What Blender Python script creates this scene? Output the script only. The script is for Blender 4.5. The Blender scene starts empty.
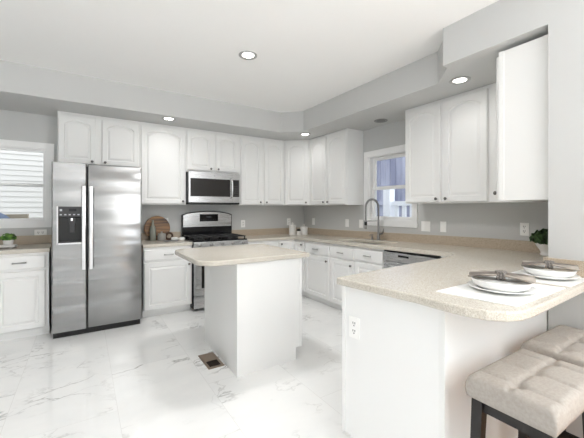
import bpy, bmesh, math, random
from mathutils import Vector, Matrix
random.seed(7)
PI = math.pi
S = bpy.context.scene
COL = S.collection

# ---------------------------------------------------------------- camera, world, lights, exposure
H = 1.34
cam = bpy.data.cameras.new('camera')
cam.sensor_width = 36.0
cam.lens = 324.4 * 36.0 / 584.0
cam.shift_y = -10.0 / 584.0
cam.clip_start = 0.05
camo = bpy.data.objects.new('camera', cam)
camo.location = (0, 0, H)
camo.rotation_euler = (PI / 2, 0, -math.radians(32.67))
COL.objects.link(camo)
S.camera = camo

W = bpy.data.worlds.new('sky')
S.world = W
W.use_nodes = True
bg = W.node_tree.nodes['Background']
bg.inputs[0].default_value = (0.90, 0.96, 1.0, 1)
bg.inputs[1].default_value = 1.25

def area(name, loc, target, sx, sy, energy, color=(1, 1, 1)):
    l = bpy.data.lights.new(name, 'AREA')
    l.shape = 'RECTANGLE'
    l.size, l.size_y = sx, sy
    l.energy = energy
    l.color = color
    o = bpy.data.objects.new(name, l)
    o.location = loc
    o.rotation_euler = (Vector(target) - Vector(loc)).to_track_quat('-Z', 'Y').to_euler()
    COL.objects.link(o)
    return o

area('daylight_dining_windows', (3.9, -5.6, 1.9), (0.9, 3.0, 1.4), 4.0, 2.4, 25, (0.985, 0.995, 1.0))
area('ceiling_fill_uplight', (2.4, -2.3, 1.42), (2.4, -2.2, 2.7), 3.6, 2.4, 165, (0.95, 0.98, 1.0))  # added fill lamp out of view, aimed up to brighten the ceiling

vs = S.view_settings
vs.view_transform = 'Standard'
vs.look = 'None'
vs.exposure = 0.97
vs.gamma = 1.0
vs.use_curve_mapping = False
S.cycles.max_bounces = 14
S.cycles.diffuse_bounces = 10
S.cycles.caustics_reflective = False
S.cycles.caustics_refractive = False

# ---------------------------------------------------------------- materials
def mat(name, color, rough=0.5, metal=0.0, spec=0.5):
    m = bpy.data.materials.new(name)
    m.use_nodes = True
    b = m.node_tree.nodes['Principled BSDF']
    b.inputs['Base Color'].default_value = (*color, 1)
    b.inputs['Roughness'].default_value = rough
    b.inputs['Metallic'].default_value = metal
    b.inputs['Specular IOR Level'].default_value = spec
    return m

def nodes(m):
    nt = m.node_tree
    return nt, nt.nodes['Principled BSDF'], (lambda t: nt.nodes.new(t)), nt.links.new

def mix_noise(m, c1, c2, scale, lo=0.4, hi=0.6, detail=4, coord='Object', stretch=None):
    nt, b, N, L = nodes(m)
    tc = N('ShaderNodeTexCoord')
    src = tc.outputs[coord]
    if stretch:
        mp = N('ShaderNodeMapping'); mp.inputs['Scale'].default_value = stretch
        L(src, mp.inputs['Vector']); src = mp.outputs[0]
    n = N('ShaderNodeTexNoise')
    n.inputs['Scale'].default_value = scale
    n.inputs['Detail'].default_value = detail
    L(src, n.inputs['Vector'])
    r = N('ShaderNodeValToRGB')
    r.color_ramp.elements[0].position = lo; r.color_ramp.elements[0].color = (*c1, 1)
    r.color_ramp.elements[1].position = hi; r.color_ramp.elements[1].color = (*c2, 1)
    L(n.outputs['Fac'], r.inputs[0])
    L(r.outputs[0], b.inputs['Base Color'])
    return n

def bump(m, scale, strength, dist=0.01, stretch=None, detail=3):
    nt, b, N, L = nodes(m)
    tc = N('ShaderNodeTexCoord'); n = N('ShaderNodeTexNoise'); bp = N('ShaderNodeBump')
    src = tc.outputs['Object']
    if stretch:
        mp = N('ShaderNodeMapping'); mp.inputs['Scale'].default_value = stretch
        L(src, mp.inputs['Vector']); src = mp.outputs[0]
    n.inputs['Scale'].default_value = scale; n.inputs['Detail'].default_value = detail
    L(src, n.inputs['Vector'])
    bp.inputs['Strength'].default_value = strength; bp.inputs['Distance'].default_value = dist
    L(n.outputs['Fac'], bp.inputs['Height']); L(bp.outputs[0], b.inputs['Normal'])

M = {}
M['paint'] = mat('grey_wall_paint', (0.575, 0.578, 0.572), 0.6); bump(M['paint'], 180, 0.05)
M['ceil'] = mat('white_ceiling_paint', (0.93, 0.928, 0.922), 0.7); bump(M['ceil'], 120, 0.04)
M['cab'] = mat('white_cabinet_paint', (0.83, 0.828, 0.82), 0.32)
M['trim'] = mat('white_trim_paint', (0.90, 0.90, 0.90), 0.35)
M['counter'] = mat('beige_speckled_worktop', (0.6, 0.53, 0.45), 0.22)
def counter_nodes(m, a, b_, c):
    nt, b, N, L = nodes(m)
    tc = N('ShaderNodeTexCoord')
    n1 = N('ShaderNodeTexNoise'); n1.inputs['Scale'].default_value = 230; n1.inputs['Detail'].default_value = 3
    L(tc.outputs['Object'], n1.inputs['Vector'])
    r = N('ShaderNodeValToRGB'); e = r.color_ramp.elements
    e[0].position = 0.34; e[0].color = (*a, 1); e[1].position = 0.66; e[1].color = (*c, 1)
    k = e.new(0.5); k.color = (*b_, 1)
    L(n1.outputs['Fac'], r.inputs[0]); L(r.outputs[0], b.inputs['Base Color'])
counter_nodes(M['counter'], (0.46, 0.41, 0.345), (0.59, 0.55, 0.48), (0.69, 0.655, 0.595))
M['splash'] = mat('tan_backsplash', (0.5, 0.42, 0.33), 0.3)
counter_nodes(M['splash'], (0.36, 0.29, 0.215), (0.50, 0.415, 0.32), (0.60, 0.52, 0.42))
def brushed(name, c, rough, stretch):
    m = mat(name, c, rough, 1.0)
    nt, b, N, L = nodes(m)
    tc = N('ShaderNodeTexCoord'); mp = N('ShaderNodeMapping'); n = N('ShaderNodeTexNoise'); mr = N('ShaderNodeMapRange')
    mp.inputs['Scale'].default_value = stretch
    n.inputs['Scale'].default_value = 6; n.inputs['Detail'].default_value = 5
    L(tc.outputs['Object'], mp.inputs['Vector']); L(mp.outputs[0], n.inputs['Vector'])
    mr.inputs['To Min'].default_value = rough - 0.03; mr.inputs['To Max'].default_value = rough + 0.04
    L(n.outputs['Fac'], mr.inputs['Value']); L(mr.outputs[0], b.inputs['Roughness'])
    return m
M['steel'] = brushed('brushed_stainless_steel', (0.60, 0.60, 0.605), 0.27, (1, 1, 60))
def wavy(m):   # gently uneven door skins, which bend what they reflect
    nt, b, N, L = nodes(m)
    tc = N('ShaderNodeTexCoord'); mp = N('ShaderNodeMapping'); n = N('ShaderNodeTexNoise'); bp = N('ShaderNodeBump')
    mp.inputs['Scale'].default_value = (0.35, 0.35, 1.9)
    n.inputs['Scale'].default_value = 2.2; n.inputs['Detail'].default_value = 1
    L(tc.outputs['Object'], mp.inputs['Vector']); L(mp.outputs[0], n.inputs['Vector'])
    bp.inputs['Strength'].default_value = 0.5; bp.inputs['Distance'].default_value = 0.08
    L(n.outputs['Fac'], bp.inputs['Height']); L(bp.outputs[0], b.inputs['Normal'])
M['door_steel'] = brushed('stainless_door_skin', (0.36, 0.36, 0.36), 0.22, (1, 1, 40)); wavy(M['door_steel'])
M['bright_steel'] = mat('polished_steel', (0.80, 0.80, 0.81), 0.22, 1.0)
M['nickel'] = mat('dark_nickel', (0.17, 0.165, 0.16), 0.3, 1.0)
M['pull'] = mat('satin_nickel', (0.42, 0.415, 0.41), 0.3, 1.0)
M['faucet'] = mat('brushed_nickel_tap', (0.33, 0.325, 0.32), 0.3, 1.0)
M['case'] = mat('grey_appliance_case', (0.16, 0.16, 0.165), 0.5)
M['black'] = mat('gloss_black', (0.010, 0.010, 0.012), 0.12)
M['dark'] = mat('matt_black', (0.008, 0.008, 0.008), 0.45)
M['iron'] = mat('cast_iron', (0.022, 0.022, 0.023), 0.55)
M['ovenglass'] = mat('dark_tinted_glass', (0.022, 0.020, 0.019), 0.08)
M['panel_grey'] = mat('charcoal_control_panel', (0.03, 0.03, 0.033), 0.3)
M['key'] = mat('pale_print', (0.55, 0.57, 0.6), 0.5)
M['plate'] = mat('white_plastic', (0.92, 0.915, 0.90), 0.4)
M['slot'] = mat('outlet_slot', (0.05, 0.05, 0.05), 0.6)
M['china'] = mat('white_china', (0.84, 0.84, 0.83), 0.12)
M['bowl'] = mat('white_stoneware', (0.80, 0.79, 0.77), 0.35)
M['mat'] = mat('white_linen_mat', (0.80, 0.80, 0.785), 0.8); bump(M['mat'], 400, 0.2)
M['napkin'] = mat('taupe_napkin', (0.43, 0.385, 0.335), 0.85)
mix_noise(M['napkin'], (0.14, 0.12, 0.105), (0.47, 0.42, 0.37), 7, 0.40, 0.62)
M['ring'] = mat('woven_grey_ring', (0.20, 0.18, 0.165), 0.7)
M['linen'] = mat('beige_linen', (0.44, 0.395, 0.35), 0.9)
mix_noise(M['linen'], (0.37, 0.335, 0.30), (0.42, 0.385, 0.35), 90, 0.35, 0.65, 6); bump(M['linen'], 500, 0.25, 0.003)
M['espresso'] = mat('espresso_wood', (0.011, 0.008, 0.007), 0.4)
M['sage'] = mat('sage_glaze', (0.27, 0.28, 0.24), 0.4)
M['greyglaze'] = mat('grey_glaze', (0.34, 0.325, 0.30), 0.5)
M['wood'] = mat('striped_acacia', (0.25, 0.12, 0.05), 0.45)
mix_noise(M['wood'], (0.045, 0.014, 0.006), (0.36, 0.185, 0.065), 3.0, 0.38, 0.64, 5, stretch=(0.4, 1, 9))
M['darkwood'] = mat('dark_walnut', (0.075, 0.04, 0.024), 0.5)
M['leaf'] = mat('leaf_green', (0.07, 0.19, 0.03), 0.55)
mix_noise(M['leaf'], (0.03, 0.10, 0.012), (0.17, 0.35, 0.06), 30)
M['leafdark'] = mat('dark_leaf_green', (0.035, 0.10, 0.02), 0.5)
mix_noise(M['leafdark'], (0.008, 0.028, 0.006), (0.055, 0.125, 0.03), 25)
M['vent'] = mat('bronze_register', (0.30, 0.235, 0.18), 0.4, 0.6)
M['ventdark'] = mat('register_duct', (0.03, 0.018, 0.012), 0.6)
M['display'] = mat('clear_glass_display', (0.02, 0.02, 0.025), 0.1)
M['siding'] = mat('white_siding', (0.58, 0.56, 0.54), 0.6)
M['fence'] = mat('weathered_lavender_fence', (0.40, 0.42, 0.60), 0.8)
mix_noise(M['fence'], (0.17, 0.18, 0.27), (0.34, 0.355, 0.46), 3, stretch=(1, 1, 0.15))
M['railing'] = mat('white_railing_paint', (0.80, 0.82, 0.88), 0.5)
M['deckwood'] = mat('tan_deck_wood', (0.33, 0.28, 0.21), 0.7)
M['bluecover'] = mat('blue_fabric_cover', (0.05, 0.085, 0.16), 0.7)
M['lightblue'] = mat('painted_blue_highlight', (0.22, 0.36, 0.5), 0.7)
M['ground'] = mat('outdoor_ground', (0.30, 0.30, 0.27), 0.9)
mix_noise(M['ground'], (0.22, 0.24, 0.17), (0.36, 0.36, 0.32), 4)
M['glass'] = mat('window_glass', (1, 1, 1), 0.0)
def glass_nodes(m):
    nt, b, N, L = nodes(m)
    t = N('ShaderNodeBsdfTransparent'); g = N('ShaderNodeBsdfGlossy'); g.inputs['Roughness'].default_value = 0.02
    fr = N('ShaderNodeFresnel'); fr.inputs['IOR'].default_value = 1.3; mx = N('ShaderNodeMixShader')
    L(fr.outputs[0], mx.inputs[0]); L(t.outputs[0], mx.inputs[1]); L(g.outputs[0], mx.inputs[2])
    L(mx.outputs[0], nt.nodes['Material Output'].inputs['Surface'])
glass_nodes(M['glass'])
M['lampglow'] = mat('lit_lamp_lens', (1, 1, 1), 0.5)
_b = M['lampglow'].node_tree.nodes['Principled BSDF']
_b.inputs['Emission Color'].default_value = (1, 0.96, 0.9, 1); _b.inputs['Emission Strength'].default_value = 4.0
M['lampoff'] = mat('unlit_lamp_lens', (0.10, 0.10, 0.10), 0.3)
M['lampring'] = mat('lamp_trim_ring', (0.45, 0.45, 0.445), 0.4)
M['ringoff'] = mat('grey_lamp_trim_ring', (0.26, 0.26, 0.26), 0.4)

# polished white marble tile
M['marble'] = mat('polished_marble_tile', (0.8, 0.8, 0.8), 0.07)
def marble(m):
    nt, b, N, L = nodes(m)
    tc = N('ShaderNodeTexCoord')
    br = N('ShaderNodeTexBrick')
    mp = N('ShaderNodeMapping'); mp.inputs['Rotation'].default_value = (0, 0, PI / 2); mp.inputs['Location'].default_value = (0.0, 1.03, 0)
    L(tc.outputs['Object'], mp.inputs['Vector']); L(mp.outputs[0], br.inputs['Vector'])
    br.inputs['Scale'].default_value = 1.0
    br.inputs['Brick Width'].default_value = 1.22; br.inputs['Row Height'].default_value = 0.61
    br.inputs['Mortar Size'].default_value = 0.0016; br.inputs['Mortar Smooth'].default_value = 0.3
    br.inputs['Color1'].default_value = (0, 0, 0, 1); br.inputs['Color2'].default_value = (1, 1, 1, 1)
    # every tile gets its own piece of the stone
    off = N('ShaderNodeVectorMath'); off.operation = 'MULTIPLY'; off.inputs[1].default_value = (9, 7, 5)
    L(br.outputs['Color'], off.inputs[0])
    add = N('ShaderNodeVectorMath'); add.operation = 'ADD'
    L(tc.outputs['Object'], add.inputs[0]); L(off.outputs[0], add.inputs[1])
    rot = N('ShaderNodeMapping'); rot.inputs['Rotation'].default_value = (0, 0, 0.75); rot.inputs['Scale'].default_value = (1.0, 1.9, 1)
    L(add.outputs[0], rot.inputs['Vector'])
    wn = N('ShaderNodeTexNoise'); wn.inputs['Scale'].default_value = 1.5; wn.inputs['Detail'].default_value = 6; wn.inputs['Roughness'].default_value = 0.6
    L(rot.outputs[0], wn.inputs['Vector'])
    def vein(scale, width, seed):
        n = N('ShaderNodeTexNoise'); n.noise_dimensions = '4D'; n.inputs['W'].default_value = seed
        n.inputs['Scale'].default_value = scale; n.inputs['Detail'].default_value = 7; n.inputs['Roughness'].default_value = 0.55; n.inputs['Distortion'].default_value = 0.5
        L(rot.outputs[0], n.inputs['Vector'])
        s = N('ShaderNodeMath'); s.operation = 'SUBTRACT'; s.inputs[1].default_value = 0.5; L(n.outputs['Fac'], s.inputs[0])
        a = N('ShaderNodeMath'); a.operation = 'ABSOLUTE'; L(s.outputs[0], a.inputs[0])
        r = N('ShaderNodeMapRange'); r.inputs['From Min'].default_value = 0.0; r.inputs['From Max'].default_value = width
        r.inputs['To Min'].default_value = 1.0; r.inputs['To Max'].default_value = 0.0
        L(a.outputs[0], r.inputs['Value']); return r.outputs[0]
    v1 = vein(0.85, 0.010, 1.3); v2 = vein(1.9, 0.014, 6.1)
    patch = N('ShaderNodeTexNoise'); patch.inputs['Scale'].default_value = 1.9; patch.inputs['Detail'].default_value = 2
    L(add.outputs[0], patch.inputs['Vector'])
    pr = N('ShaderNodeMapRange'); pr.inputs['From Min'].default_value = 0.47; pr.inputs['From Max'].default_value = 0.66; L(patch.outputs['Fac'], pr.inputs['Value'])
    m1 = N('ShaderNodeMath'); m1.operation = 'MULTIPLY'; L(v1, m1.inputs[0]); L(pr.outputs[0], m1.inputs[1])
    m2 = N('ShaderNodeMath'); m2.operation = 'MULTIPLY'; L(v2, m2.inputs[0]); L(pr.outputs[0], m2.inputs[1])
    m3 = N('ShaderNodeMath'); m3.operation = 'MULTIPLY'; m3.inputs[1].default_value = 0.55; L(m2.outputs[0], m3.inputs[0])
    mx = N('ShaderNodeMath'); mx.operation = 'MAXIMUM'; L(m1.outputs[0], mx.inputs[0]); L(m3.outputs[0], mx.inputs[1])
    base = N('ShaderNodeValToRGB'); e = base.color_ramp.elements
    e[0].position = 0.25; e[0].color = (0.84, 0.845, 0.845, 1); e[1].position = 0.6; e[1].color = (0.91, 0.91, 0.905, 1)
    L(wn.outputs['Fac'], base.inputs[0])
    c1 = N('ShaderNodeMixRGB'); c1.inputs[2].default_value = (0.37, 0.365, 0.355, 1)
    L(mx.outputs[0], c1.inputs[0]); L(base.outputs[0], c1.inputs[1])
    c2 = N('ShaderNodeMixRGB'); c2.inputs[2].default_value = (0.74, 0.735, 0.725, 1)
    L(br.outputs['Fac'], c2.inputs[0]); L(c1.outputs[0], c2.inputs[1])
    L(c2.outputs[0], b.inputs['Base Color'])
marble(M['marble'])
M['oak'] = mat('honey_oak_floor', (0.45, 0.24, 0.10), 0.3)
mix_noise(M['oak'], (0.33, 0.15, 0.05), (0.60, 0.34, 0.15), 5, 0.35, 0.65, 5, stretch=(0.5, 8, 1))

# ---------------------------------------------------------------- mesh helpers
def bm_new(): return bmesh.new()
def quad_box(bm, x0, x1, y0, y1, z0, z1, bev=0.0, seg=2):
    vs_ = [bm.verts.new((x, y, z)) for x in (x0, x1) for y in (y0, y1) for z in (z0, z1)]
    f = [(0, 1, 3, 2), (4, 6, 7, 5), (0, 4, 5, 1), (2, 3, 7, 6), (0, 2, 6, 4), (1, 5, 7, 3)]
    fs = [bm.faces.new([vs_[i] for i in q]) for q in f]
    if bev > 0:
        es = list({e for q in fs for e in q.edges})
        bmesh.ops.bevel(bm, geom=es, offset=bev, segments=seg, profile=0.5, affect='EDGES')
    return bm
def prism(bm, pts, axis, a, b, bev=0.0):
    """pts = outline; axis 'z': (x,y), 'x': (y,z), 'y': (x,z); extruded from a to b"""
    def P(p, t):
        return {'z': (p[0], p[1], t), 'x': (t, p[0], p[1]), 'y': (p[0], t, p[1])}[axis]
    lo = [bm.verts.new(P(p, a)) for p in pts]; hi = [bm.verts.new(P(p, b)) for p in pts]
    n = len(pts); fs = [bm.faces.new(lo[::-1]), bm.faces.new(hi)]
    for i in range(n): fs.append(bm.faces.new((lo[i], lo[(i + 1) % n], hi[(i + 1) % n], hi[i])))
    if bev > 0:
        es = list(set(fs[0].edges) | set(fs[1].edges))
        bmesh.ops.bevel(bm, geom=es, offset=bev, segments=3, profile=0.5, affect='EDGES')
    return bm
def lathe(bm, prof, c=(0, 0, 0), seg=24, axis='z'):
    rings = []
    for r, t in prof:
        ring = []
        for i in range(seg):
            a = 2 * PI * i / seg
            p = (r * math.cos(a), r * math.sin(a), t)
            if axis == '-y': p = (p[0], -t, p[1])
            if axis == '-x': p = (-t, p[0], p[1])
            ring.append(bm.verts.new((c[0] + p[0], c[1] + p[1], c[2] + p[2])))
        rings.append(ring)
    for k in range(len(rings) - 1):
        for i in range(seg):
            j = (i + 1) % seg
            bm.faces.new((rings[k][i], rings[k][j], rings[k + 1][j], rings[k + 1][i]))
    for ring, rev in ((rings[0], True), (rings[-1], False)):
        if prof[0 if rev else -1][0] > 1e-4:
            bm.faces.new(ring[::-1] if rev else ring)
    return bm
def tube(bm, pts, r, seg=10, cap=True):
    pts = [Vector(p) for p in pts]
    rr = r if isinstance(r, (list, tuple)) else [r] * len(pts)
    rings = []; up = None
    for i, p in enumerate(pts):
        t = (pts[min(i + 1, len(pts) - 1)] - pts[max(i - 1, 0)]).normalized()
        if up is None:
            up = Vector((0, 0, 1)) if abs(t.z) < 0.9 else Vector((1, 0, 0))
        a = (up - t * up.dot(t)).normalized(); up = a
        b = t.cross(a)
        rings.append([bm.verts.new(p + (a * math.cos(2 * PI * k / seg) + b * math.sin(2 * PI * k / seg)) * rr[i]) for k in range(seg)])
    for k in range(len(rings) - 1):
        for i in range(seg):
            j = (i + 1) % seg
            bm.faces.new((rings[k][i], rings[k][j], rings[k + 1][j], rings[k + 1][i]))
    if cap:
        bm.faces.new(rings[0][::-1]); bm.faces.new(rings[-1])
    return bm
def obj(name, bm, m, parent=None, smooth=False):
    bmesh.ops.remove_doubles(bm, verts=bm.verts, dist=1e-6)
    bmesh.ops.recalc_face_normals(bm, faces=bm.faces)
    me = bpy.data.meshes.new(name); bm.to_mesh(me); bm.free()
    if smooth:
        for p in me.polygons: p.use_smooth = True
    o = bpy.data.objects.new(name, me)
    me.materials.append(M[m] if isinstance(m, str) else m)
    COL.objects.link(o)
    if parent is not None: o.parent = parent
    if smooth == 'auto':
        try: me.set_sharp_from_angle(angle=math.radians(35))
        except Exception: pass
    return o
def tag(o, label, cat, group=None):
    o['label'] = label; o['category'] = cat
    if group: o['group'] = group
    return o
def thing(name, label, cat, loc, rz=0.0, group=None):
    o = bpy.data.objects.new(name, None); o.empty_display_size = 0.1
    o.location = loc; o.rotation_euler = (0, 0, rz); COL.objects.link(o)
    return tag(o, label, cat, group)
def struct(name, bm, m, parent=None):
    o = obj(name, bm, m, parent)
    if parent is None: o['kind'] = 'structure'
    return o
def copy_tree(o, parent=None):
    c = o.copy(); COL.objects.link(c); c.parent = parent
    for ch in list(o.children): copy_tree(ch, c)
    return c
def box(name, dims, m, parent=None, bev=0.0, smooth=False):
    return obj(name, quad_box(bm_new(), *dims, bev), m, parent, smooth)

# ---------------------------------------------------------------- room shell
XR, YB, ZC, ZS = 3.40, 4.89, 2.765, 2.47      # right wall, back wall, ceiling, soffit underside
XL, YR = -2.6, -4.0
XW, YW = 2.385, 0.823                         # the stub wall beside the peninsula
ZLO = 1.40                                    # wall cabinet underside

b = bm_new(); prism(b, [(XL, YR), (1.25, YR), (1.25, 0.83), (XR + .12, 0.83), (XR + .12, YB + .12), (XL, YB + .12)], 'z', -0.08, 0.0)
struct('floor', b, 'marble')
struct('floor_wood', quad_box(bm_new(), 1.25, XR + .12, YR, 0.83, -0.08, 0.0), 'oak')
struct('ceiling', quad_box(bm_new(), XL, XR + .12, YR, YB + .12, ZC, ZC + 0.1), 'ceil')
# back wall with the window opening
wx0, wx1, wz0, wz1 = -1.13, -0.375, 1.19, 2.06
b = bm_new()
quad_box(b, XL, wx0, YB, YB + .14, 0, ZC); quad_box(b, wx1, XR + .14, YB, YB + .14, 0, ZC)
quad_box(b, wx0, wx1, YB, YB + .14, 0, wz0); quad_box(b, wx0, wx1, YB, YB + .14, wz1, ZC)
struct('wall_back', b, 'paint')
# right wall with the sink window opening
vy0, vy1, vz0, vz1 = 2.555, 3.285, 1.185, 2.075
b = bm_new()
quad_box(b, XR, XR + .16, 0.70, vy0, 0, ZC); quad_box(b, XR, XR + .16, vy1, YB, 0, ZC)
quad_box(b, XR, XR + .16, vy0, vy1, 0, vz0); quad_box(b, XR, XR + .16, vy0, vy1, vz1, ZC)
struct('wall_right', b, 'paint')
b = bm_new(); prism(b, [(XW, -.35), (XW + .13, -.35), (XW + .13, YW - .13), (XR, YW - .13), (XR, YW), (XW, YW)], 'z', 0, ZC)
struct('wall_front_right', b, 'paint')
struct('wall_rear', quad_box(bm_new(), -2.72, 2.2, YR - .12, YR, 0, ZC), 'paint')  # unseen wall, added to darken what the refrigerator reflects
struct('wall_left', quad_box(bm_new(), XL - .12, XL, -1.6, YB + .12, 0, ZC), 'paint')  # unseen wall, lengthened to keep out light from the left
# soffit with its two chamfers, and the header over the peninsula
b = bm_new()
prism(b, [(XL, 4.12), (2.453, 4.12), (2.69, 3.883), (2.69, 1.756), (2.445, 1.511), (2.445, 0.823), (XR, 0.823), (XR, YB), (XL, YB)], 'z', ZS, ZC)
struct('trim_1', b, 'paint').name = 'soffit'
struct('soffit_header', quad_box(bm_new(), XW, 2.445, YW, 1.511, ZS, ZC), 'paint')

# windows -------------------------------------------------------------
def window(name, w, z0, z1, tr, depth, loc, rz, sw=0.042):
    """local: x along the wall, y into the wall, opening 0..w, z0..z1"""
    r = bpy.data.objects.new(name, None); r.location = loc; r.rotation_euler = (0, 0, rz); COL.objects.link(r)
    r['kind'] = 'structure'
    b = bm_new(); t = 0.02
    quad_box(b, -tr, 0, -t, 0, z0 - tr, z1 + tr); quad_box(b, w, w + tr, -t, 0, z0 - tr, z1 + tr)
    quad_box(b, 0, w, -t, 0, z1, z1 + tr); quad_box(b, 0, w, -t, 0, z0 - tr, z0)
    # jamb liner
    q = 0.012
    quad_box(b, 0, q, 0, depth + .04, z0, z1); quad_box(b, w - q, w, 0, depth + .04, z0, z1)
    quad_box(b, q, w - q, 0, depth + .04, z1 - q, z1); quad_box(b, q, w - q, 0, depth + .04, z0, z0 + q)
    obj('window_frame', b, 'trim', r)
    zm = (z0 + z1) / 2 + 0.0
    s = sw
    for k, (a, c, yy) in enumerate(((zm - 0.018, z1 - q, depth + .012), (z0 + q, zm + 0.018, depth - .012))):
        b = bm_new(); x0, x1 = q, w - q; y0, y1 = yy - .012, yy + .012
        quad_box(b, x0, x0 + s, y0, y1, a, c, .003); quad_box(b, x1 - s, x1, y0, y1, a, c, .003)
        quad_box(b, x0 + s, x1 - s, y0, y1, c - s, c, .003); quad_box(b, x0 + s, x1 - s, y0, y1, a, a + s, .003)
        sash = obj('sash', b, 'trim', r)
        obj('pane', quad_box(bm_new(), x0 + s - .003, x1 - s + .003, yy - .003, yy + .003, a + s - .003, c - s + .003), 'glass', sash)
    return r
window('window_1', wx1 - wx0, wz0, wz1, 0.07, 0.035, (wx0, YB, 0), 0, 0.028)
window('window_2', vy1 - vy0, vz0, vz1, 0.075, 0.085, (XR, vy1, 0), -PI / 2)

# ---------------------------------------------------------------- outdoors
struct('ground', quad_box(bm_new(), -30, 40, YB + .2, 40, -0.9, -0.8), 'ground')
struct('ground_plot', quad_box(bm_new(), XR + .2, 40, -20, YB + .2, -0.9, -0.8), 'ground')
nb = thing('neighbour_house', 'white house wall with lap siding seen through the left window', 'building', (-3, 9.2, -0.8))
b = bm_new()
for i in range(46):
    z = i * 0.115
    prism(b, [(0.0, z), (-0.022, z), (-0.004, z + .1149), (0.0, z + .1149)], 'x', -4.5, 6.5)
obj('siding', b, 'siding', nb)
obj('wall', quad_box(bm_new(), -4.5, 6.5, 0.002, 0.25, 0, 5.3), 'siding', nb)
# board fence and railing beyond the sink window
fx = 6.6
fe = thing('board_fence', 'tall weathered lavender-grey board fence seen through the sink window', 'fence', (fx, 2, -0.8))
b = bm_new(); y = 0.0
while y < 8.5:
    quad_box(b, 0, .03, y, y + .155, 0, 3.9 + random.uniform(-.02, .02)); y += .165
obj('boards', b, 'fence', fe)
b = bm_new()
for z in (0.5, 2.24, 3.5): quad_box(b, -.05, -.002, 0, 8.5, z, z + .1)
obj('rail', b, 'fence', fe)
ra = thing('deck_railing', 'white deck railing with square balusters outside the sink window', 'railing', (4.75, 1.96, -0.8))
obj('top_rail', quad_box(bm_new(), -.04, .04, 0, 2.05, 2.20, 2.28), 'railing', ra)
obj('bottom_rail', quad_box(bm_new(), -.03, .03, 0, 2.05, 1.30, 1.36), 'railing', ra)
obj('post', quad_box(bm_new(), -.07, .07, 2.05, 2.2, 0, 2.52), 'railing', ra)
for k in range(12):
    box('baluster', (-.02, .02, .1 + k * .165, .17 + k * .165, 1.36, 2.20), 'railing', ra)
# things behind the left window
rr = thing('wooden_ledge', 'tan wooden deck ledge outside the left window', 'ledge', (-1.93, 6.4, -0.8))
obj('plank', quad_box(bm_new(), 0, 1.2, 0, .14, 1.99, 2.06), 'deckwood', rr)
for x in (.05, .6, 1.08): box('post', (x, x + .09, .02, .11, 0, 1.99), 'deckwood', rr)
g = thing('covered_grill', 'blue fabric-covered bulky object behind the left window ledge', 'covered grill', (-1.23, 6.0, -0.88))
b = bm_new()
prism(b, [(-.5, .08), (.27, .08), (.30, 1.9), (.335, 2.06), (.27, 2.13), (.12, 2.22), (.03, 2.26), (-.42, 2.26), (-.5, 2.15)], 'y', -.3, .3, .03)
obj('cover', b, 'bluecover', g)
obj('highlight_patch', quad_box(bm_new(), -.09, .03, -.305, -.298, 2.03, 2.24), 'lightblue', g)  # light-blue highlight on the cover, put in as a pale patch

# ---------------------------------------------------------------- cabinets
def arch_loop(x0, x1, z0, z1, d, rise, n=14):
    a, c, lo, hi = x0 + d, x1 - d, z0 + d, z1 - d
    pts = [(a, lo), (c, lo)]
    if rise <= 0:
        pts += [(c, hi), (a, hi)]
        return pts
    sp = hi - rise
    for i in range(n + 1):
        t = i / n; u = abs(2 * t - 1)
        pts.append((c + (a - c) * t, sp + rise * (1 - u ** 2.3) ** 0.9))
    return pts
def rect_loop(x0, x1, z0, z1, d, rise, n=14):
    a, c, lo, hi = x0 + d, x1 - d, z0 + d, z1 - d
    pts = [(a, lo), (c, lo)]
    if rise <= 0: return pts + [(c, hi), (a, hi)]
    for i in range(n + 1):
        t = i / n; pts.append((c + (a - c) * t, hi))
    return pts
def door_mesh(x0, x1, z0, z1, rise=0.0, fw=0.055, panel=True):
    bm = bm_new()
    loops = [(rect_loop(x0, x1, z0, z1, 0, rise), -.0005), (rect_loop(x0, x1, z0, z1, 0, rise), -.020), (rect_loop(x0, x1, z0, z1, .006, rise), -.026)]
    if panel:
        f = lambda d, y: loops.append((arch_loop(x0, x1, z0, z1, d, rise), y))
        f(fw, -.026); f(fw + .006, -.013); f(fw + .013, -.013); f(fw + .034, -.0235)
    prev = None
    for pts, y in loops:
        ring = [bm.verts.new((p[0], y, p[1])) for p in pts]
        if prev:
            n = len(ring)
            for i in range(n):
                j = (i + 1) % n
                bm.faces.new((prev[i], prev[j], ring[j], ring[i]))
        prev = ring
    bm.faces.new(prev)
    return bm
def knob(parent, x, z):
    b = bm_new(); lathe(b, [(.006, .0), (.006, .012), (.013, .017), (.0155, .023), (.012, .029), (.0, .031)], (x, -.026, z), 14, '-y')
    return obj('knob', b, 'nickel', parent, True)
def pull(parent, x, z, w=.10):
    b = bm_new(); y = -.052
    tube(b, [(x - w / 2 + .008, -.0255, z), (x - w / 2 + .008, y, z)], .0045, 8)
    tube(b, [(x + w / 2 - .008, -.0255, z), (x + w / 2 - .008, y, z)], .0045, 8)
    tube(b, [(x - w / 2 - .005, y + .004, z), (x - w / 2 + .01, y - .001, z), (x, y - .004, z), (x + w / 2 - .01, y - .001, z), (x + w / 2 + .005, y + .004, z)], [.008, .007, .0065, .007, .008], 8)
    return obj('pull', b, 'pull', parent, True)
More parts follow.
